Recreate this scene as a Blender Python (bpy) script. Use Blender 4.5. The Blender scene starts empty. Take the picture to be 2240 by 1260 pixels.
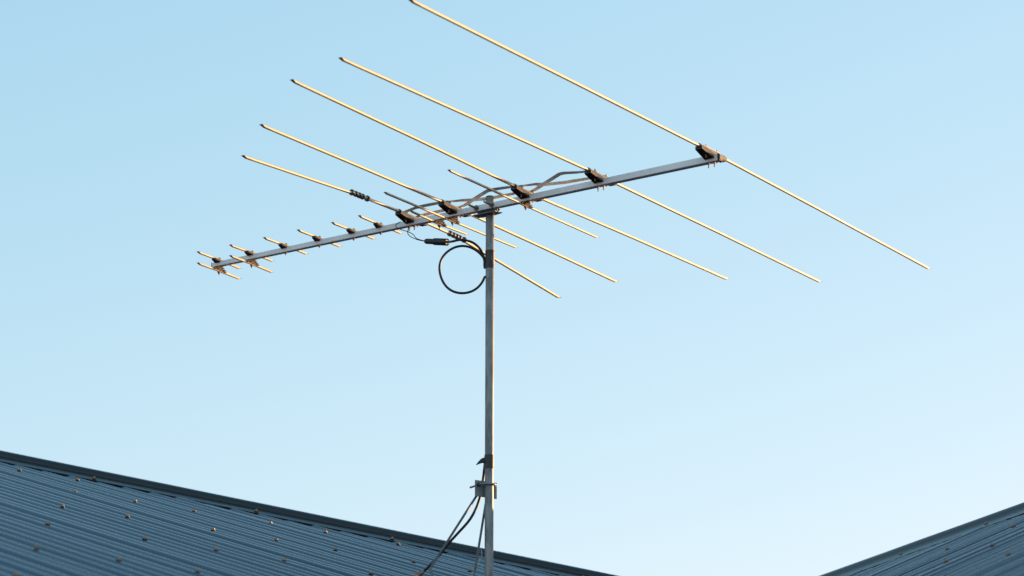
import bpy, bmesh, math, random
from mathutils import Vector, Matrix, noise
random.seed(7)
S=bpy.context.scene
COL=S.collection
R=math.radians
V=Vector
PI=math.pi

# ------------------------------------------------------------------ materials
def new_mat(name):
    m=bpy.data.materials.new(name); m.use_nodes=True
    nt=m.node_tree; bs=nt.nodes['Principled BSDF']
    return m,nt,bs
def mat(name,col,metal=0.,rough=.5,col2=None,scale=20.,stretch=(1,1,1),lo=.35,hi=.65,detail=4,bump=0.,bscale=60.,rvar=0.,spec=.5,spot=None,spot_scale=40.,spot_lo=.62,spot_hi=.72,coat=0.):
    m,nt,bs=new_mat(name)
    bs.inputs['Metallic'].default_value=metal
    bs.inputs['Roughness'].default_value=rough
    bs.inputs['Specular IOR Level'].default_value=spec
    bs.inputs['Coat Weight'].default_value=coat
    N=nt.nodes;L=nt.links
    tc=N.new('ShaderNodeTexCoord')
    mp=N.new('ShaderNodeMapping'); mp.inputs['Scale'].default_value=stretch
    L.new(tc.outputs['Object'],mp.inputs['Vector'])
    src=None
    if col2 is not None:
        nz=N.new('ShaderNodeTexNoise'); nz.inputs['Scale'].default_value=scale; nz.inputs['Detail'].default_value=detail
        L.new(mp.outputs[0],nz.inputs['Vector'])
        mr=N.new('ShaderNodeMapRange'); mr.inputs[1].default_value=lo; mr.inputs[2].default_value=hi
        L.new(nz.outputs[0],mr.inputs[0])
        mx=N.new('ShaderNodeMix'); mx.data_type='RGBA'
        mx.inputs[6].default_value=(*col,1); mx.inputs[7].default_value=(*col2,1)
        L.new(mr.outputs[0],mx.inputs[0]); src=mx.outputs[2]
        if rvar:
            mr2=N.new('ShaderNodeMapRange'); mr2.inputs[1].default_value=lo; mr2.inputs[2].default_value=hi
            mr2.inputs[3].default_value=rough-rvar; mr2.inputs[4].default_value=rough+rvar
            L.new(nz.outputs[0],mr2.inputs[0]); L.new(mr2.outputs[0],bs.inputs['Roughness'])
    if spot is not None:
        nz=N.new('ShaderNodeTexNoise'); nz.inputs['Scale'].default_value=spot_scale; nz.inputs['Detail'].default_value=6; nz.inputs['Roughness'].default_value=.7
        L.new(mp.outputs[0],nz.inputs['Vector'])
        mr=N.new('ShaderNodeMapRange'); mr.inputs[1].default_value=spot_lo; mr.inputs[2].default_value=spot_hi
        L.new(nz.outputs[0],mr.inputs[0])
        mx2=N.new('ShaderNodeMix'); mx2.data_type='RGBA'
        mx2.inputs[6].default_value=(*col,1); mx2.inputs[7].default_value=(*spot,1)
        if src: L.new(src,mx2.inputs[6])
        L.new(mr.outputs[0],mx2.inputs[0]); src=mx2.outputs[2]
    if src: L.new(src,bs.inputs['Base Color'])
    else: bs.inputs['Base Color'].default_value=(*col,1)
    if bump:
        nb=N.new('ShaderNodeTexNoise'); nb.inputs['Scale'].default_value=bscale; nb.inputs['Detail'].default_value=5
        L.new(mp.outputs[0],nb.inputs['Vector'])
        b=N.new('ShaderNodeBump'); b.inputs['Strength'].default_value=bump; b.inputs['Distance'].default_value=.002
        L.new(nb.outputs[0],b.inputs['Height']); L.new(b.outputs[0],bs.inputs['Normal'])
    return m
M={}
M['rod']=mat('aluminium_rod',(.68,.55,.385),.3,.46,(.57,.45,.31),5,(1,.3,1),.35,.7,detail=2,rvar=.04)
M['boom']=mat('aluminium_boom',(.92,.89,.88),.05,.4,(.82,.79,.78),7,(1,3,3),.35,.65,rvar=.05,spot=(.50,.34,.25),spot_scale=48,spot_lo=.60,spot_hi=.76)
M['strap']=mat('aluminium_strap',(.80,.71,.62),.25,.45,(.62,.54,.46),25,(1,1,1),.4,.65,rvar=.08)
M['plastic']=mat('black_plastic',(.030,.022,.015),0,.55,(.048,.034,.022),60,(1,1,1),.45,.75,bump=.25,bscale=200)
M['plasticlight']=mat('weathered_plastic',(.045,.033,.022),0,.5,(.015,.012,.010),70,(1,1,1),.4,.6,bump=.3,bscale=150)
M['coil']=mat('yellowed_plastic',(.20,.15,.10),0,.5,(.10,.075,.05),70,(1,1,1),.4,.6,bump=.2,bscale=150)
M['zinc']=mat('galvanised_steel',(.29,.30,.30),.12,.5,(.18,.19,.195),42,(1,1,.30),.42,.58,detail=8,rvar=.08,bump=.12,bscale=120,spot=(.34,.35,.34),spot_scale=160,spot_lo=.58,spot_hi=.7)
M['plate']=mat('zinc_plate',(.25,.27,.27),.15,.55,(.19,.205,.21),30,(1,1,1),.35,.65,rvar=.05)
M['strut']=mat('dull_zinc_rod',(.13,.13,.14),.1,.5,(.09,.09,.10),60)
M['bolt']=mat('zinc_bolt',(.38,.34,.28),.7,.42,(.24,.19,.14),90,(1,1,1),.4,.6)
M['rustbolt']=mat('rusty_bolt',(.30,.15,.10),.3,.6,(.16,.08,.05),120)
M['tape']=mat('black_tape',(.018,.018,.022),0,.45,(.03,.03,.034),120,(1,1,1),.4,.6,bump=.3,bscale=200)
M['cable']=mat('black_cable',(.007,.007,.009),0,.5,(.011,.010,.012),80)
M['boot']=mat('brown_rubber',(.33,.15,.075),0,.7,(.20,.09,.045),90)
M['screw']=mat('roof_screw',(.52,.29,.13),.2,.5,(.32,.18,.085),200)
M['washer']=mat('screw_washer',(.06,.052,.045),.1,.55)
M['thread']=mat('spider_silk',(.75,.78,.8),0,.4)
def paint(name,a,b,rough,spec=.5,streak=False):
    m=mat(name,a,0,rough,b,1.3 if not streak else 1.0,(1,1,1) if not streak else (11,.55,1),.42,.85,detail=6,rvar=.05,spec=spec)
    if streak:      # dust washed down the ribs, laid out on the sheet's own width and length
        nt=m.node_tree; tc=[n for n in nt.nodes if n.type=='TEX_COORD'][0]; mp=[n for n in nt.nodes if n.type=='MAPPING'][0]
        nt.links.new(tc.outputs['UV'],mp.inputs['Vector'])
    return m
M['roof']=paint('painted_steel_roof',(.009,.024,.053),(.013,.029,.055),.23,.22,streak=True)
M['cap']=paint('painted_steel_capping',(.018,.029,.037),(.014,.023,.030),.36,.4)
M['wall']=mat('rendered_wall',(.36,.34,.30),0,.85,(.30,.28,.25),3,bump=.3)
M['ground']=mat('grass_ground',(.03,.036,.022),0,.95,(.05,.05,.032),.8,(1,1,1),.35,.65,detail=8,bump=.5,bscale=8)

# ------------------------------------------------------------------ helpers
def tag(o,label=None,cat=None,group=None,kind=None):
    if label: o['label']=label
    if cat: o['category']=cat
    if group: o['group']=group
    if kind: o['kind']=kind
    return o
def empty(name,loc=(0,0,0),rz=0):
    o=bpy.data.objects.new(name,None); COL.objects.link(o); o.empty_display_size=.1
    o.location=loc; o.rotation_euler=(0,0,rz); return o
def obj(name,bm,m,parent=None,smooth=True,angle=40,loc=None):
    bmesh.ops.recalc_face_normals(bm,faces=bm.faces)
    me=bpy.data.meshes.new(name); bm.to_mesh(me); bm.free()
    me.materials.append(m)
    if smooth:
        me.polygons.foreach_set('use_smooth',[True]*len(me.polygons))
        me.set_sharp_from_angle(angle=R(angle))
    o=bpy.data.objects.new(name,me); COL.objects.link(o)
    if parent: o.parent=parent
    if loc is not None: o.location=loc
    return o
def B(): return bmesh.new()
def catmull(pts,n=8):
    pts=[V(p) for p in pts]; P=[pts[0]*2-pts[1]]+pts+[pts[-1]*2-pts[-2]]; out=[]
    for i in range(1,len(P)-2):
        a,b,c,d=P[i-1:i+3]
        for k in range(n):
            t=k/n
            out.append(.5*((2*b)+(c-a)*t+(2*a-5*b+4*c-d)*t*t+(3*b-a-3*c+d)*t**3))
    out.append(pts[-1]); return out
def tube(bm,path,r,seg=12,cap=True,closed=False,up=None,flat=None):
    """sweep; r number or list; flat: list of (scale_h,scale_v,offset_v) per point"""
    path=[V(p) for p in path]; n=len(path)
    rr=r if isinstance(r,(list,tuple)) else [r]*n
    rings=[];prev=None
    for i,p in enumerate(path):
        if closed: t=(path[(i+1)%n]-path[i-1]).normalized()
        else: t=(path[min(i+1,n-1)]-path[max(i-1,0)]).normalized()
        if up is not None: s=t.cross(V(up)).normalized()
        elif prev is None:
            a=V((0,0,1)) if abs(t.z)<.9 else V((1,0,0)); s=t.cross(a).normalized()
        else: s=(prev-t*prev.dot(t)).normalized()
        prev=s; u=s.cross(t).normalized()
        fh,fv,fo=(1,1,0) if flat is None else flat[i]
        rings.append([bm.verts.new(p+s*math.cos(2*PI*k/seg)*rr[i]*fh+u*(math.sin(2*PI*k/seg)*rr[i]*fv+fo)) for k in range(seg)])
    m=n if closed else n-1
    for i in range(m):
        A_,B_=rings[i],rings[(i+1)%n]
        for k in range(seg): bm.faces.new((A_[k],A_[(k+1)%seg],B_[(k+1)%seg],B_[k]))
    if cap and not closed:
        bm.faces.new(rings[0][::-1]); bm.faces.new(rings[-1])
    return rings
def cyl(bm,a,b,r,seg=16,r2=None): tube(bm,[a,b],[r,r if r2 is None else r2],seg)
def hexp(bm,a,b,r): tube(bm,[a,b],r,6)
def box(bm,c,s,rot=None):
    vs=[]
    for z in (-.5,.5):
        for x,y in ((-.5,-.5),(.5,-.5),(.5,.5),(-.5,.5)):
            p=V((x*s[0],y*s[1],z*s[2]))
            if rot: p=rot@p
            vs.append(bm.verts.new(V(c)+p))
    for f in ((0,3,2,1),(4,5,6,7),(0,1,5,4),(1,2,6,5),(2,3,7,6),(3,0,4,7)): bm.faces.new([vs[i] for i in f])
def bevel(bm,w,seg=1,ang=30):
    bmesh.ops.recalc_face_normals(bm,faces=bm.faces)
    es=[e for e in bm.edges if len(e.link_faces)==2 and e.calc_face_angle(0)>R(ang)]
    bmesh.ops.bevel(bm,geom=es,offset=w,segments=seg,affect='EDGES',profile=.6)
def ribbon(bm,pts,w,th,side):
    """flat bar through pts, width w along 'side' (list or vector), thickness th"""
    rings=[]
    n=len(pts); pts=[V(p) for p in pts]
    for i,p in enumerate(pts):
        t=(pts[min(i+1,n-1)]-pts[max(i-1,0)]).normalized()
        sd=V(side[i]) if isinstance(side,list) else V(side)
        sd=(sd-t*sd.dot(t)).normalized(); u=t.cross(sd)
        rings.append([bm.verts.new(p+sd*a*w/2+u*b*th/2) for a,b in ((-1,-1),(1,-1),(1,1),(-1,1))])
    for i in range(n-1):
        for k in range(4): bm.faces.new((rings[i][k],rings[i][(k+1)%4],rings[i+1][(k+1)%4],rings[i+1][k]))
    bm.faces.new(rings[0][::-1]); bm.faces.new(rings[-1])

# ------------------------------------------------------------------ camera (standing in the yard, eye height 1.6 m)
PITCH=.2896
cam=bpy.data.cameras.new('camera'); camo=bpy.data.objects.new('camera',cam); COL.objects.link(camo)
cam.sensor_width=36; cam.lens=36*6886/2240; cam.clip_start=.05; cam.clip_end=5000
camo.location=(0,0,0); camo.rotation_euler=(PI/2+PITCH,0,0)
camo.rotation_euler=(Matrix.Rotation(0,3,'Z')@Matrix.Rotation(PI/2+PITCH,3,'X')@Matrix.Rotation(.00122,3,'Z')).to_euler()
cam.dof.use_dof=True; cam.dof.focus_distance=9.9; cam.dof.aperture_fstop=4.0
S.camera=camo

# ------------------------------------------------------------------ light
SUN_AZ,SUN_EL=R(54),R(5.0)
sd=V((math.sin(SUN_AZ)*math.cos(SUN_EL),math.cos(SUN_AZ)*math.cos(SUN_EL),math.sin(SUN_EL)))
sl=bpy.data.lights.new('sun','SUN'); so=bpy.data.objects.new('sun',sl); COL.objects.link(so)
sl.energy=4.5; sl.angle=R(.55); sl.color=(1.0,.60,.29)
so.rotation_euler=(-sd).to_track_quat('-Z','Y').to_euler(); so.location=(8,6,9)
w=bpy.data.worlds.new('World'); S.world=w; w.use_nodes=True
nt=w.node_tree; N=nt.nodes; L=nt.links
bg=N['Background']; sky=N.new('ShaderNodeTexSky'); sky.sky_type='NISHITA'; sky.sun_disc=False
sky.sun_elevation=SUN_EL; sky.sun_rotation=SUN_AZ; sky.air_density=1.0; sky.dust_density=.3; sky.ozone_density=1.5; sky.altitude=50
sp=N.new('ShaderNodeSeparateColor'); cb=N.new('ShaderNodeCombineColor'); L.new(sky.outputs[0],sp.inputs[0])
for i_,(k_,g_) in enumerate(((1.18,.80),(1.485,.45),(1.77,.335))):     # clear pale evening air: softer roll-off towards the horizon
    p_=N.new('ShaderNodeMath'); p_.operation='POWER'; p_.inputs[1].default_value=g_
    m_=N.new('ShaderNodeMath'); m_.operation='MULTIPLY'; m_.inputs[1].default_value=k_
    L.new(sp.outputs[i_],p_.inputs[0]); L.new(p_.outputs[0],m_.inputs[0]); L.new(m_.outputs[0],cb.inputs[i_])
L.new(cb.outputs[0],bg.inputs[0]); bg.inputs[1].default_value=.15
S.view_settings.view_transform='Standard'; S.view_settings.look='None'; S.view_settings.gamma=1; S.view_settings.exposure=1.4
SKY=sky

# ------------------------------------------------------------------ ground
bm=B()
g=bmesh.ops.create_grid(bm,x_segments=40,y_segments=40,size=600)
for v in bm.verts: v.co.z=0
tag(obj('ground',bm,M['ground'],loc=(0,0,-1.6)),kind='structure')

# ------------------------------------------------------------------ roofs
PITCHW=.0762
def frame(az,al):
    row=V((math.cos(az),-math.sin(az),0)); up=V((math.sin(az)*math.cos(al),math.cos(az)*math.cos(al),math.sin(al)))
    return row,up,row.cross(up)
def sheet(name,A,row,up,n,u0,u1,vlo,vhi,phase,parent,per=10,amp=.008,nv=14,seed=0):
    """corrugated sheeting: crests at u=(k+phase)*pitch touch the plane"""
    bm=B(); N_=int(round((u1-u0)/PITCHW*per)); cols=[]; co={}; uvl=bm.loops.layers.uv.new('sheet')
    rnd=random.Random(seed); jit={}
    for i in range(N_+1):
        u=u0+(u1-u0)*i/N_
        k=u/PITCHW-phase; kk=math.floor(k); fr=k-kk
        for q in (kk,kk+1):
            if q not in jit: jit[q]=(rnd.uniform(-.0019,.0014),rnd.uniform(-.0012,.0012)) if q%10 else (.0028,.0)
        s=fr*fr*(3-2*fr); j=jit[kk][0]*(1-s)+jit[kk+1][0]*s
        h=amp*(math.cos(2*PI*k)-1)+j
        lo,hi=vlo(u),vhi(u); c=[]
        for m in range(nv+1):
            v=lo+(hi-lo)*m/nv
            wob=.0006*noise.noise(V((u*2.2,v*1.6,seed)))
            c.append(bm.verts.new(A+row*u+up*v+n*(h+wob))); co[c[-1]]=(u,v)
        cols.append(c)
    for i in range(N_):
        for m in range(nv): bm.faces.new((cols[i][m],cols[i+1][m],cols[i+1][m+1],cols[i][m+1]))
    for f in bm.faces:
        for l in f.loops: l[uvl].uv=co[l.vert]
    o=obj(name,bm,M['roof'],parent,angle=60); return o
def capping(name,P0_,P1_,w1,n1,w2,n2,parent,wid=.13,rad=.019,hgt=.012,mat_=None,press=0.):
    """roll top capping along P0_-P1_; wings lie down the two faces"""
    h=(P1_-P0_).normalized(); zz=(n1+n2).normalized(); sx=(w1-w2).normalized()
    prof=[w1*wid-n1*(.004+press), w1*wid+n1*(.0012-press), w1*wid*.72+n1*.0045, w1*wid*.5+n1*.0075, w1*(rad+.016)+n1*.0075, w1*(rad+.006)+n1*.0085]
    a0=-12
    for a in range(a0,181-a0,14):
        prof.append(sx*math.cos(R(a))*rad+zz*(hgt+math.sin(R(a))*rad))
    prof+=[w2*(rad+.006)+n2*.0085,w2*wid*.6+n2*.0075,w2*wid+n2*.0022,w2*wid-n2*.004]
    bm=B(); L_=(P1_-P0_).length; ns=int(L_/.12)+1; rows=[]
    for i in range(ns+1):
        p=P0_+h*L_*i/ns
        wob=zz*.0008*noise.noise(V((i*.35,1,0)))+sx*.0008*noise.noise(V((i*.3,7,0)))
        rows.append([bm.verts.new(p+q+wob) for q in prof])
    for i in range(ns):
        for k in range(len(prof)-1): bm.faces.new((rows[i][k],rows[i][k+1],rows[i+1][k+1],rows[i+1][k]))
    o=obj(name,bm,mat_ or M['cap'],parent,angle=50)
    sm=o.modifiers.new('thick','SOLIDIFY'); sm.thickness=.0009; sm.offset=0
    return o
scr_me={}
def screw(P,n,parent,turn,sc=1.):
    """hex head roofing screw with flange and washer"""
    if 's' not in scr_me:
        bm=B(); cyl(bm,(0,0,.0012),(0,0,.0034),.0074,20,.0066)
        tube(bm,[(0,0,.0030),(0,0,.0074),(0,0,.0081)],[.0044,.0044,.0036],6)
        o=obj('screw',bm,M['screw'],angle=30); me=o.data; bpy.data.objects.remove(o)
        bm=B(); tube(bm,[(0,0,-.001),(0,0,.0012),(0,0,.0022)],[.0084,.0087,.0072],20)
        o=obj('washer',bm,M['washer'],angle=30); mw=o.data; bpy.data.objects.remove(o)
        scr_me['s']=(me,mw)
    q=n.to_track_quat('Z','Y').to_matrix().to_4x4()@Matrix.Rotation(turn,4,'Z')
    o=bpy.data.objects.new('screw',scr_me['s'][0]); COL.objects.link(o); o.parent=parent
    o.matrix_basis=Matrix.Translation(P-parent.location)@q@Matrix.Scale(sc,4)
    w_=bpy.data.objects.new('washer',scr_me['s'][1]); COL.objects.link(w_); w_.parent=o
    return o
def rebase(root):
    """children were meshed in world space; put them relative to the root"""
    for c in root.children:
        if c.type=='MESH' and c.name.split('.')[0] not in('screw',): c.location=-root.location

# ---- left wing: hip roof, 18 degree pitch
A1=V((-.79497,10.3287,2.24602)); row1,up1,n1=frame(R(-38.38),R(18.34))
house1=empty('house',(A1.x-1,A1.y-2,-1.6))
tag(house1,'house wing behind the mast, dark blue corrugated roof with capping sloping down to the right','house')
hs=-.81; HIPOFF=.150
def edge1(u): return .385+hs*(u-.409)          # lower edge of the capping
hdir=(row1+up1*hs).normalized()
wd1=(-(up1-hdir*up1.dot(hdir))).normalized()   # down the face, square to the hip
WID1=.112
lowpt=A1+row1*.409+up1*.385
apex=lowpt-wd1*WID1
dv=WID1*math.hypot(1,hs)
def hip1(u): return edge1(u)+dv-.012
RIDGE=3.6
uc=.409-(RIDGE-.385-dv)/(-hs)*1.0
sheet('roof_sheet',A1,row1,up1,n1,-7.0,4.6,lambda u:-4.3,lambda u:min(hip1(u),RIDGE),.45,house1,per=12,nv=18,seed=3)
# mirror of the face across the vertical plane holding the hip
hh=V((hdir.x,hdir.y,0)).normalized(); pn=V((-hh.y,hh.x,0))
def mir(v): return v-pn*2*v.dot(pn)
wd2=mir(wd1); n2=mir(n1)
hip_top=apex+hdir*((RIDGE-0-(.385+dv))/ (hdir.dot(up1))) ; hip_bot=apex+hdir*5.2
capping('ridge_capping',hip_top,hip_bot,wd1,n1,wd2,n2,house1,WID1,.0210,.0120)
# far slope behind the hip
row1b=mir(row1); up1b=mir(up1)
bm=B()
q=[hip_top-n1*.012,hip_bot-n1*.012]; dn=-(V((0,0,1))-n2*n2.z).normalized()
q+= [hip_bot+dn*.5-n1*.012, hip_top+dn*7-n1*.012]
bm.faces.new([bm.verts.new(p) for p in q]); obj('rear_roof_sheet',bm,M['roof'],house1,False)
bm=B()
e0=A1+row1*-6.8+up1*-4.05; e1=A1+row1*4.2+up1*-4.05
for a,b_ in ((e0,e1),):
    t=(b_-a).normalized(); nn=V((-t.y,t.x,0))
    top=a.z-.12; c=(a+b_)/2; rot=Matrix(((t.x,nn.x,0),(t.y,nn.y,0),(0,0,1)))
    box(bm,(c.x,c.y,(top-1.6)/2),((b_-a).length,.2,top+1.6),rot)
obj('wall',bm,M['wall'],house1,False)
bm=B()
g0=A1+row1*-7+up1*-4.36; g1=A1+row1*4.6+up1*-4.36
prof=[(0,.02),(0,-.1),(.11,-.1),(.125,-.02),(.12,.0)]
out=-V((up1.x,up1.y,0)).normalized()
rr=[[bm.verts.new(p+out*a+V((0,0,b_-.02))) for a,b_ in prof] for p in (g0,g1)]
for k in range(4): bm.faces.new((rr[0][k],rr[0][k+1],rr[1][k+1],rr[1][k]))
obj('gutter',bm,M['cap'],house1,False)
def scr1(k,v,sc=1.,lift=0.):
    u=(round(k-.45)+.45)*PITCHW
    screw(A1+row1*u+up1*v+n1*(.0003+lift),n1,house1,random.uniform(0,PI),sc*random.uniform(.86,.95))
ROWS=[(.755,[-7.9,-4.4]),(.08,[-9.39,-6.38,-3.5,.61,3.55,7.0]),(-.67,[-15.47,-12.61,-8.6,-5.56,-2.6,1.49,4.6]),
 (-1.43,[-21.6,-17.7,-14.6,-11.7,-7.6]),(-2.22,[-27.1,-24.1,-21.1,-17.0]),(-2.98,[-33.2,-30.2,-26.2])]
for v,ks in ROWS:
    for k in ks: scr1(k,v+random.uniform(-.006,.006))
for u in (-.18,.225,.665,1.155,-.62,1.62):     # through the capping wing into every fifth crest
    kk=round(u/PITCHW-.45)+.45
    uu=kk*PITCHW; vv=edge1(uu)+.030
    screw(A1+row1*uu+up1*vv+n1*.0055,n1,house1,random.uniform(0,PI),.95)

# ---- right wing: ridge running away to the left
D2=9.3
A2=V((1.22482192,8.44477208,1.77496041))*(D2/8.6); row2,up2,n2r=frame(R(65.5),R(24.7))
k2=D2/8.6
house2=empty('house',(A2.x+1.2,A2.y-.6,-1.6))
tag(house2,'house wing at lower right with shaded corrugated steel roof and capping rising to the right','house')
LOW2=.578*k2; WID2=.080; RV2=LOW2+WID2
sheet('roof_sheet',A2,row2,up2,n2r,-4.6,4.2,lambda u:-2.6,lambda u:RV2-.01,.05,house2,per=12,nv=14,seed=9)
pn2=V((-row2.y,row2.x,0))
def mir2(v): return v-pn2*2*v.dot(pn2)
r0=A2+row2*-4.7+up2*RV2; r1=A2+row2*4.3+up2*RV2
capping('ridge_capping',r0,r1,-up2,n2r,mir2(-up2),mir2(n2r),house2,WID2,.019,.0095,press=.0012)
bm=B()
dn=mir2(-up2)
q=[r0-V((0,0,.014)),r1-V((0,0,.014)),r1+dn*3.2-V((0,0,.014)),r0+dn*3.2-V((0,0,.014))]
bm.faces.new([bm.verts.new(p) for p in q]); obj('rear_roof_sheet',bm,M['roof'],house2,False)
bm=B()
c=(r0+r1)/2; rot=Matrix(((row2.x,pn2.x,0),(row2.y,pn2.y,0),(0,0,1)))
zt=(A2+up2*-2.6).z-.1
box(bm,(c.x,c.y,(zt-1.6)/2),(8.6,4.6,zt+1.6),rot)
obj('wall',bm,M['wall'],house2,False)
for k,v in ((-10.2,.16),(-3.66,.15),(.57,.14),(5.2,.145),(-15.5,.155),(4.42,-.30),(7.64,-.295),(12.4,-.30),(-.2,-.30),(16.5,-.76),(21.2,-.76),(11.4,-.765)):
    u=(round(k*k2-.05)+.05)*PITCHW
    screw(A2+row2*u+up2*v*k2+n2r*.0003,n2r,house2,random.uniform(0,PI),.85)
for k in (-15.7,-9.5,-21.8,-3.4):
    u=(round(k*k2-.05)+.05)*PITCHW
    screw(A2+row2*u+up2*(LOW2+.03)+n2r*.0055,n2r,house2,random.uniform(0,PI),.85)
rebase(house1); rebase(house2)

# ------------------------------------------------------------------ antenna
P0=V((-.068385,9.301587,3.033778)); AZ=-.605946
ant=empty('television_antenna',P0,AZ)
tag(ant,'large aluminium television aerial, long rods on a square boom at the mast top','antenna')
BT0,BT1=-1.1155,.8353
def bh(t): return (.0158+(t-BT0)/(BT1-BT0)*.0052)/2
def bz(t): return .0035-.003*(t-BT0)/(BT1-BT0)
bm=B(); rings=[]
for t in [BT0+(BT1-.006-BT0)*i/40 for i in range(41)]:
    h=bh(t);z=bz(t);c=.0011
    rings.append([bm.verts.new((t,y,z+k)) for y,k in ((-h+c,-h),(h-c,-h),(h,-h+c),(h,h-c),(h-c,h),(-h+c,h),(-h,h-c),(-h,-h+c))])
for i in range(40):
    for k in range(8): bm.faces.new((rings[i][k],rings[i][(k+1)%8],rings[i+1][(k+1)%8],rings[i+1][k]))
bm.faces.new(rings[0][::-1]); bm.faces.new(rings[-1])
obj('boom',bm,M['boom'],ant,angle=25)
for t,s in ((BT0,-1),(BT1-.006,1)):
    bm=B(); h=bh(t)+.0006; ln=.006 if s>0 else .003
    box(bm,(t+s*ln/2+s*.0003,0,bz(t)),(ln,2*h,2*h)); bevel(bm,.0008)
    if s>0: box(bm,(t+s*(ln+.0010),0,bz(t)),(.002,1.5*h,1.5*h))
    obj('end_plug',bm,M['plastic'],ant,False)

ELS={
'E5':(-.3022,.024,(-.8407,-.0115),(.84,-.0404)),
'E1':(.8028,.024,(-1.507,.012),(1.3923,.0107)),
'E2':(.4105,.024,(-1.2944,.0012),(1.3576,.0228)),
'E3':(.1394,.024,(-1.1657,.0343),(1.2021,.0401)),
'E4':(-.1349,.024,(-.9625,.0163),(.9361,.0112)),
'Da':(.1341,-.0195,(-.4068,-.0181),(.4066,-.018)),
'Db':(-.1434,-.0195,(-.3546,-.0221),(.3552,-.0158)),
'Dc':(-.1944,-.0195,(-.1548,-.0176),(.1529,-.0147)),
'Dd':(-.9524,-.0185,(-.1115,-.0199),(.1124,-.0212)),
'De':(-1.0908,-.0185,(-.1099,-.0202),(.1104,-.0202)),
'T1':(-1.091,.0185,(-.1115,.0175),(.1115,.0157)),
'T2':(-.9523,.0185,(-.1131,.016),(.1133,.0175)),
'T3':(-.8109,.0185,(-.1137,.0155),(.1141,.0181)),
'T4':(-.6723,.0188,(-.1134,.0168),(.1134,.0186)),
'T5':(-.5332,.019,(-.1142,.0159),(.114,.0204)),
'T6':(-.4249,.019,(-.1152,.0187),(.1143,.0197)),
}
def rod(t,pts,r):
    """tube along y with pinched, upturned ends"""
    P=[V((t,y,z)) for y,z in pts]
    out=[];fl=[];n=len(P)
    d0=(P[1]-P[0]).normalized(); d1=(P[-2]-P[-1]).normalized()
    pin=((0,(1.25,.12,r*.34)),(.0035,(1.22,.24,r*.30)),(.0085,(1.1,.66,r*.14)),(.0135,(1,1,0)))
    for s,f in pin: out.append(P[0]+d0*s*(r/.0045)); fl.append(f)
    inner=[P[0]]+P[1:-1]+[P[-1]]
    for a,b_ in zip(inner[:-1],inner[1:]):
        L_=(b_-a).length; k=max(2,int(L_/.05))
        for i in range(1,k):
            p=a.lerp(b_,i/k)
            if (p-P[0]).length>.025 and (p-P[-1]).length>.025: out.append(p); fl.append((1,1,0))
        if b_ is not P[-1]: out.append(b_.copy()); fl.append((1,1,0))
    for s,f in pin[::-1]: out.append(P[-1]+d1*s*(r/.0045)); fl.append(f)
    bm=B(); tube(bm,out,r,16,True,up=(0,0,1),flat=fl)
    return bm
def sag(t,h,Lp,Rp,k=.0):
    return [Lp,(Lp[0]*.5,Lp[1]*.5+h*.5+k),(-.065,h),(.065,h),(Rp[0]*.5,Rp[1]*.5+h*.5+k),Rp]
# saddle shaped insulator
def insulator_bm(hb,ztop,zend,zbase,yl,yb,xw,xb,recess=.005):
    bm=B(); vs={}
    for sx in (-1,1):
        vs[sx]=[bm.verts.new((sx*w_,y,z)) for w_,y,z in ((xw,-yl,zend),(xw,-yl,ztop),(xw,yl,ztop),(xw,yl,zend),(xb,yb,zbase),(xb,-yb,zbase))]
    a,b_=vs[-1],vs[1]
    bm.faces.new(a[::-1]); bm.faces.new(b_)
    ramps=[]
    for i in range(6):
        f=bm.faces.new((a[i],a[(i+1)%6],b_[(i+1)%6],b_[i]))
        if i in (3,5): ramps.append(f)
    bmesh.ops.recalc_face_normals(bm,faces=bm.faces)
    for f in ramps:
        r=bmesh.ops.inset_individual(bm,faces=[f],thickness=.0022,depth=-recess)
    return bm
def stud(bm,x,y,z0,z1,r=.0019,nut=None,washer=None):
    cyl(bm,(x,y,z0),(x,y,z1),r,10)
    if nut is not None:
        hexp(bm,(x,y,nut-.0022),(x,y,nut+.0022),.0042)
    if washer is not None: cyl(bm,(x,y,washer-.0006),(x,y,washer+.0006),.0058,16)
RE=.0050
for k in ('E1','E2','E3','E4','E5'):
    t,h,Lp,Rp=ELS[k]
    if k=='E5':
        pts=[Lp,(-.2712,.0205),(-.065,h),(.065,h),(.2454,.0215),Rp]
    else: pts=sag(t,h,Lp,Rp,.0015)
    lbl={'E5':None}
    obj('element',rod(t,pts,RE),M['rod'],ant,angle=50)
    hb=bh(t); z0=bz(t)
    ins=obj('insulator',insulator_bm(hb,h-.0012,.0125,z0-.002,.072,hb+.0014,.0118,.0165),M['plastic'],ant,angle=30,loc=(t,0,0))
    # clamp lips over the rod
    for y in (-.068,.068):
        bm=B(); tube(bm,[(0,y-.004,h),(0,y+.004,h)],.0072,14); obj('collar',bm,M['plastic'],ins,angle=30)
    for y in (-.031,.031):
        bm=B(); stud(bm,0,y,h+.014,-.002,.0019,nut=h+.0075,washer=h+.0048); hexp(bm,(0,y,.0035),(0,y,.0075),.0042)
        obj('terminal_screw',bm,M['bolt'],ins,angle=30)
    for x in (-.010,.010):
        bm=B(); stud(bm,x,0,z0-hb,z0-hb-.0145,.0019,nut=z0-hb-.0025)
        obj('bolt',bm,M['rustbolt'] if k=='E5' else M['bolt'],ins,angle=30)
    if k=='E1':
        bm=B(); box(bm,(0,0,h+.0062),(.010,.095,.0022)); bevel(bm,.0005); obj('clamp_strip',bm,M['rod'],ins,False)
RS=.0043
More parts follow.
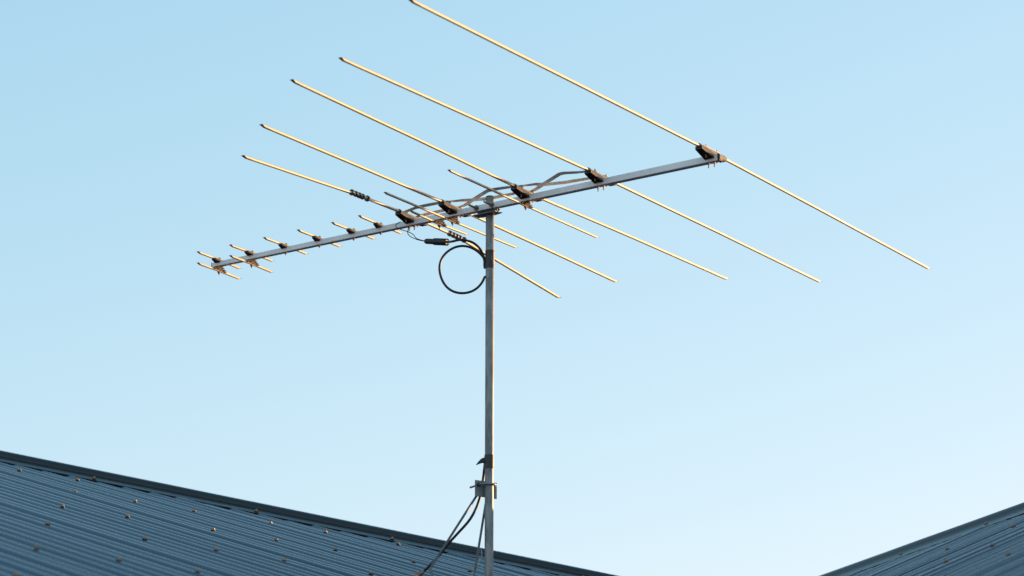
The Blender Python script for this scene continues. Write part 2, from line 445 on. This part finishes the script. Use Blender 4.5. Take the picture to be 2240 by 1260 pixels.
for k in ('T1','T2','T3','T4','T5','T6'):
    t,h,Lp,Rp=ELS[k]; hb=bh(t); z0=bz(t)
    obj('director',rod(t,[Lp,(0,h),Rp],RS),M['rod'],ant,angle=50)
    cl=obj('clip',insulator_bm(hb,h-.0005,h-.006,z0+hb-.0045,.030,hb+.001,.0075,.011,.003),M['plastic'],ant,angle=30,loc=(t,0,0))
    bm=B(); tube(bm,[(0,0,h+RS-.001),(0,0,h+RS+.0015),(0,0,h+RS+.0032)],[.0048,.0046,.0022],14)
    stud(bm,0,0,h+RS+.001,z0-hb-.0085,.0016,nut=z0-hb-.002)
    obj('bolt',bm,M['rustbolt'],cl,angle=30)
for k in ('Da','Db','Dc','Dd','De'):
    t,h,Lp,Rp=ELS[k]; hb=bh(t); z0=bz(t)
    obj('lower_director',rod(t,[Lp,(0,h),Rp],RS if k in('Dd','De') else .0039),M['rod'],ant,angle=50)
    bm=B()
    # ribbed clip hanging below the boom
    zt=z0-hb-.0002; zb=h+RS*.2
    for i in range(4):
        f=i/3; zz=zt+(zb-zt)*f; yy=.0105+.021*f; xx=.0120-.0012*i
        box(bm,(0,0,zz-.0008),(2*xx,2*yy,.0011))
    box(bm,(0,0,(zt+zb)/2),(.013,.020,abs(zt-zb)))
    for y in (-.026,.026): box(bm,(0,y,h+.001),(.012,.007,.006))
    cl=obj('lower_clip',bm,M['plasticlight'],ant,False,loc=(t,0,0))
    bm=B(); stud(bm,0,0,h,h-.015-(.004 if k=='Dc' else 0),.0017,nut=h-RS-.0035,washer=h-RS-.0008)
    obj('bolt',bm,M['rustbolt'],cl,angle=30)
# loading coils on the nearest long rod
for y,z in ((-.2712,.0205),(.2454,.0213)):
    L_=.094; bm=B()
    t=ELS['E5'][0]
    pr=[(-.5,.0055),(-.5,.0088),(-.42,.0092),(-.36,.0088),(-.355,.0062),(-.24,.0062),(-.235,.0088),(-.205,.0088),(-.20,.0062),(-.06,.0062),(-.055,.0090),(-.02,.0090),(-.015,.0060),
        (.12,.0060),(.125,.0088),(.155,.0088),(.16,.0063),(.29,.0063),(.295,.0080),(.36,.0086),(.44,.0092),(.5,.0080),(.5,.005)]
    sl_=(z-.024)/(abs(y)-.065)*(1 if y>0 else -1)
    tube(bm,[(t,y+a*L_,z+a*L_*sl_) for a,_ in pr],[r for _,r in pr],18)
    co=obj('loading_coil',bm,M['coil'],ant,angle=35)
    for a in (-.43,-.22,-.038,.14,.40):
        bm=B(); rr_=.0096 if abs(a)>.39 else .0092
        tube(bm,[(t,y+(a-.03)*L_,z+(a-.03)*L_*sl_),(t,y+(a+.03)*L_,z+(a+.03)*L_*sl_)],rr_,18)
        obj('coil_band',bm,M['tape'],co,angle=35)
# phasing straps
STR=[
 [(.3738,-.03,.0343),(.350,-.036,.0370),(.304,-.042,.0420),(.285,-.038,.0432),(.2150,-.012,.0350),(.1630,.018,.0345),(.1325,.03,.0335)],
 [(.1463,-.03,.0344),(.1855,-.025,.0330),(.2092,0,.0350),(.2635,.02,.0362),(.3006,.03,.0385),(.3443,.03,.0365),(.4092,.03,.0330)],
 [(-.1346,-.03,.0350),(-.0943,-.02,.0345),(-.056,0,.0346),(-.0178,.02,.0371),(.0256,.03,.0405),(.0672,.03,.0400),(.1325,.03,.0356)],
 [(-.1354,.03,.0338),(-.1089,.025,.0359),(-.0578,0,.0392),(.0133,-.034,.0415),(.048,-.038,.0400),(.0949,-.03,.0397),(.1463,-.03,.0344)],
 [(-.3107,-.03,.0326),(-.2642,-.03,.0392),(-.2303,-.03,.0397),(-.1788,-.03,.0385),(-.1346,-.03,.0363)],
 [(-.3065,.03,.0319),(-.2706,.03,.0337),(-.2464,.03,.0346),(-.209,.03,.0345),(-.1354,.03,.0338)]]
STR[0][0]=(.402,-.03,.0336)
for s in STR:
    q_=[V(p) for p in s]; pts=[]
    for a_,b__ in zip(q_[:-1],q_[1:]): pts+=[a_.lerp(b__,f_) for f_ in (.06,.5,.94)]
    pts=[q_[0]]+pts+[q_[-1]]; n=len(pts); side=[]
    for i in range(n):
        f=i/(n-1); tw=math.sin(PI*f)
        side.append(V((0,1,-.55*tw)).normalized())
    bm=B(); ribbon(bm,pts,.0118,.0014,side); obj('phasing_strap',bm,M['strap'],ant,angle=30)
# u bolt holding the boom to the mast, and the saddle between them
MT=-.0169
bm=B()
pa=[(MT-.029,-.050,.0025),(MT-.029,.0,.0025),(MT-.029,.022,.0025)]
for a in range(0,181,15): pa.append((MT-math.cos(R(a))*.029,.024+math.sin(R(a))*.026,.0025))
pa+=[(MT+.029,.022,.0025),(MT+.029,0,.0025),(MT+.029,-.050,.0025)]
tube(bm,pa,.0035,12); ub=obj('boom_u_bolt',bm,M['bolt'],ant,angle=40)
for x in (MT-.029,MT+.029):
    bm=B(); y=-bh(0)
    cyl(bm,(x,y-.0002,.0025),(x,y-.0022,.0025),.0098,20); cyl(bm,(x,y-.0022,.0025),(x,y-.0036,.0025),.0072,20); hexp(bm,(x,y-.0036,.0025),(x,y-.0092,.0025),.0062)
    obj('nut',bm,M['bolt'],ub,angle=30)
bm=B(); ys=bh(0)+.0004
prof=[(-.042,ys+.020),(-.038,ys+.004),(-.034,ys),(.034,ys),(.0355,ys+.001),(.036,ys+.002)]
rings=[]
for z in (-.0170,.006):
    rings.append([bm.verts.new((MT+x,y,z)) for x,y in prof])
for i in range(5): bm.faces.new((rings[0][i],rings[0][i+1],rings[1][i+1],rings[1][i]))
o=obj('saddle_plate',bm,M['plate'],ant,angle=30); m_=o.modifiers.new('thick','SOLIDIFY'); m_.thickness=.0022; m_.offset=1
bm=B()
# lower flange of the saddle, turned under the boom
pp=[(-.048,-.010),(.040,-.010),(.036,.004),(.046,.020),(.016,.026),(-.016,.026),(-.046,.022)]
lo=[bm.verts.new((MT+x,y+.006,-.0135-.004)) for x,y in pp]; hi=[bm.verts.new((MT+x,y+.006,-.0135-.0018)) for x,y in pp]
bm.faces.new(lo[::-1]); bm.faces.new(hi)
for i in range(len(pp)): j=(i+1)%len(pp); bm.faces.new((lo[i],lo[j],hi[j],hi[i]))
obj('saddle_flange',bm,M['plate'],ant,False)

# ------------------------------------------------------------------ mast
MX,MY=-.0686,9.3309; MR=.0134; ZB=1.80
mast=empty('antenna_mast',(MX,MY,1.8372))
tag(mast,'upright galvanised steel pipe mast carrying the aerial, clamped to a small bracket above the roof','mast')
def L0(p): return V((p[0]-MX,p[1]-MY,p[2]-1.8372))
bm=B(); tube(bm,[L0((MX,MY,ZB)),L0((MX,MY,2.4)),L0((MX,MY,3.0735)),L0((MX,MY,3.0748))],[MR,MR,MR,MR-.001],40)
obj('pipe',bm,M['zinc'],mast,angle=40)
bm=B(); tube(bm,[L0((MX,MY,3.0752)),L0((MX,MY,3.0775)),L0((MX,MY,3.0782))],[MR+.0006,MR+.0003,MR-.002],32); obj('pipe_cap',bm,M['plastic'],mast,angle=40)
for z0,z1 in ((2.8432,2.9010),(2.2062,2.2492)):
    bm=B(); n=9; pth=[L0((MX,MY,z0+(z1-z0)*i/n)) for i in range(n+1)]
    tube(bm,pth,[MR+.0009+.0005*random.random() for _ in pth],36,True)
    tp=obj('tape',bm,M['tape'],mast,angle=30)
    if z0>2.5:
        bm=B(); ribbon(bm,[L0((MX+.0042,MY-MR-.0018,2.884)),L0((MX+.0050,MY-MR-.0022,2.868))],.0013,.0006,(1,0,0)); obj('tape_end',bm,M['plate'],tp,False)
# loose tongue of the lower tape
bm=B()
fl=[((-.0125,2.2390),(-.0125,2.2215)),((-.0165,2.2410),(-.0155,2.2232)),((-.0210,2.2405),(-.0200,2.2240)),((-.0270,2.2355),(-.0255,2.2225)),((-.0330,2.2280),(-.0310,2.2195)),((-.0400,2.2185),(-.0392,2.2160))]
rows=[]
for i,(a,b_) in enumerate(fl):
    yy=-.004+.0035*math.sin(i*.9)
    rows.append([bm.verts.new(L0((MX+a[0],MY+yy,a[1]))),bm.verts.new(L0((MX+b_[0],MY+yy-.003,b_[1])))])
for i in range(5): bm.faces.new((rows[i][0],rows[i+1][0],rows[i+1][1],rows[i][1]))
o=obj('loose_tape_end',bm,M['tape'],mast,angle=60); m_=o.modifiers.new('thick','SOLIDIFY'); m_.thickness=.0008
# bracket plate, square to the roof battens
pr_=V((row1.x,row1.y,0)).normalized(); pb=V((up1.x,up1.y,0)).normalized()
bm=B(); rot=Matrix.Rotation(R(-6),3,'Z')@Matrix(((pr_.x,pb.x,0),(pr_.y,pb.y,0),(0,0,1)))
pc=V((MX,MY,2.1453))+pb*.0170+pr_*.0007
box(bm,L0(pc),(.078,.003,.050),rot); bevel(bm,.0006)
pl=obj('bracket_plate',bm,M['plate'],mast,False)
for sx in (-.029,.029):
    bm=B(); c=pc+pr_*sx+V((0,0,.0105)); cyl(bm,L0(c-pb*.0016),L0(c-pb*.0020),.0062,18); obj('bolt_hole',bm,M['tape'],pl,angle=30)
bm=B(); zc=2.1565; path=[]
cM=V((MX,MY,zc))
path.append(cM-pr_*.026+pb*.060+V((0,0,-.001))); path.append(cM-pr_*.026+pb*.010)
path.append(cM-pr_*.0255+pb*.003)
for a in range(20,161,14): path.append(cM-pr_*math.cos(R(a))*.0200-pb*(math.sin(R(a))*.0178-.000))
path.append(cM+pr_*.0265+pb*.003); path.append(cM+pr_*.027+pb*.010); path.append(cM+pr_*.027+pb*.050)
tube(bm,[L0(p) for p in catmull(path,4)],.0031,12); obj('u_bolt',bm,M['zinc'],mast,angle=40)
def strut(a,b_,c):
    bm=B(); a,b_,c=V(a),V(b_),V(c)
    pts=[a.lerp(b_,i/10) for i in range(11)]+[b_.lerp(c,.5),c]
    fl=[(1,1,0)]*10+[(1.25,.6,0),(1.5,.35,0),(1.5,.35,0)]
    tube(bm,[L0(p) for p in pts],.0036,12,flat=fl); return obj('strut',bm,M['strut'],mast,angle=40)
strut((-.1075,9.3609,2.1290),(-.2431,9.25,1.8825),(-.234,9.205,1.845))
strut((-.0760,9.3659,2.128),(-.1128,9.30,1.868),(-.112,9.27,1.838))

# ------------------------------------------------------------------ coax
cab=empty('coaxial_cable',(-.1485,9.28,2.84))
tag(cab,'black coaxial cable looped beside the mast and running down left onto the roof','cable')
def Lc(p): return V(p)-cab.location
Y=9.3309
def ax(t,s,z): # antenna frame to world
    return V((P0.x+t*.82196+s*.56954,P0.y-t*.56954+s*.82196,P0.z+z))
bal_b=ax(-.1500,-.02,-.0925); bal_a=ax(-.2346,-.02,-.0745)
pts=[bal_b,V((-.1842,9.300,2.9215)),V((-.163,9.3009,2.9265)),V((-.1419,9.3109,2.9279)),V((-.1207,9.3209,2.9237)),V((-.1023,9.3259,2.9089)),V((-.0905,9.3309,2.8897)),V((-.0860,9.3309,2.872)),V((-.0855,9.334,2.850))]
bm=B(); tube(bm,[Lc(p) for p in catmull(pts,8)],.0038,12); obj('cable',bm,M['cable'],cab,angle=60)
# the loop, tucked under the tape where it meets the mast
bm=B(); cx,cz=-.1525,2.8395; lp=[]
for a in range(22,341,6):
    rr_=.0735+.0007*math.sin(R(a)*3+.6)+.0005*math.sin(R(a)*5)
    lp.append((cx+math.cos(R(a))*rr_*.985,9.3309+.004*math.sin(R(a))-.002,cz+math.sin(R(a))*rr_*1.055))
lp=[(-.0850,9.334,2.8440),(-.0835,9.333,2.857)]+lp[1:]+[(-.0775,9.336,2.822),(-.0745,9.345,2.835)]
tube(bm,[Lc(p) for p in catmull(lp,3)],.0038,12); obj('cable_loop',bm,M['cable'],cab,angle=60)
pts=[(-.0735,9.3460,2.830),(-.0730,9.3475,2.7),(-.0735,9.3470,2.5),(-.0745,9.3460,2.3),(-.0805,9.3440,2.2429),(-.0835,9.3440,2.2115),(-.0875,9.3560,2.1785),(-.0926,9.3640,2.1452),(-.0981,9.3640,2.1209),(-.1103,9.3609,2.086),(-.1308,9.3509,2.0483),(-.1654,9.36,2.0106),(-.1931,9.37,1.9816),(-.2276,9.38,1.9399),(-.2691,9.39,1.8990),(-.284,9.37,1.886)]
bm=B(); tube(bm,[Lc(p) for p in catmull(pts,8)],.0041,12); obj('cable',bm,M['cable'],cab,angle=60)
# balun with its two leads
ba=(bal_b-bal_a).normalized(); Lb=(bal_b-bal_a).length
pr=[(0,.0045),(.004,.0062),(.05,.0082),(.08,.0086),(.40,.0088),(.42,.0108),(.5,.0112),(.97,.0112),(.995,.0106),(1.0,.0082),(1.003,.0036)]
bm=B(); tube(bm,[Lc(bal_a+ba*Lb*a) for a,_ in pr],[r for _,r in pr],28)
ba_o=obj('balun',bm,M['tape'],cab,angle=35)
tag(ba_o,'black balun housing with a ribbed brown end')
bm=B(); tube(bm,[Lc(bal_a+ba*Lb*.982),Lc(bal_a+ba*Lb*1.006)],[.0114,.0110],24)
for k in range(12):
    a=2*PI*k/12; s_=ba.cross(V((0,0,1))).normalized(); u_=s_.cross(ba)
    o_=s_*math.cos(a)*.0098+u_*math.sin(a)*.0098
    box(bm,Lc(bal_a+ba*Lb*1.01+o_),(.003,.003,.003))
obj('end_ring',bm,M['plasticlight'],ba_o,False)
for pth in ([(-.325,-.028,.004),(-.328,-.035,-.0004),(-.3388,-.035,-.006),(-.3373,-.032,-.0146),(-.317,-.03,-.0253),(-.2959,-.027,-.0344),(-.2783,-.024,-.0458),(-.2653,-.022,-.0611),(-.2330,-.02,-.0745)],
            [(-.3122,0,-.0085),(-.3161,0,-.013),(-.3103,-.01,-.0319),(-.2992,-.015,-.0442),(-.2793,-.02,-.0566),(-.2595,-.02,-.0662),(-.2335,-.02,-.0751)]):
    bm=B(); tube(bm,[Lc(ax(*p)) for p in catmull([V(q) for q in pth],5)],.0013,8); obj('lead_wire',bm,M['cable'],cab,angle=60)
# brown boot where the cable goes into the roof
bm=B(); a=V((-.2685,9.386,1.9000)); d=V((-.026,-.085,-.030))
pth=[a,a+d*.3,a+d*.8,a+d*1.5,a+d*2.0]
tube(bm,[Lc(p) for p in pth],[.0042,.0062,.0095,.013,.014],14,flat=[(1,1,0),(1,.9,0),(1.1,.8,0),(1.2,.7,0),(1.2,.7,0)])
tag(obj('cable_boot',bm,M['boot'],cab,angle=60),'brown boot where the cable enters the roof')

# ------------------------------------------------------------------ cobweb between bracket leg and mast
web=empty('cobweb',(-.10,9.5,1.93))
tag(web,'fine white cobweb threads hanging between mast and the thin bracket leg over the capping','cobweb')
rw=random.Random(5)
for i in range(7):
    bm=B(); x=-.098+.016*rw.random()-.008; y=9.40+.1*rw.random(); z=2.00-.02*rw.random()
    p=[V((x+.004*rw.uniform(-1,1),y,z-.011*k)) for k in range(5+i%3)]
    tube(bm,[q-web.location for q in catmull(p,3)],.00022,5); obj('thread',bm,M['thread'],web,angle=60)
bpy.context.view_layer.update()
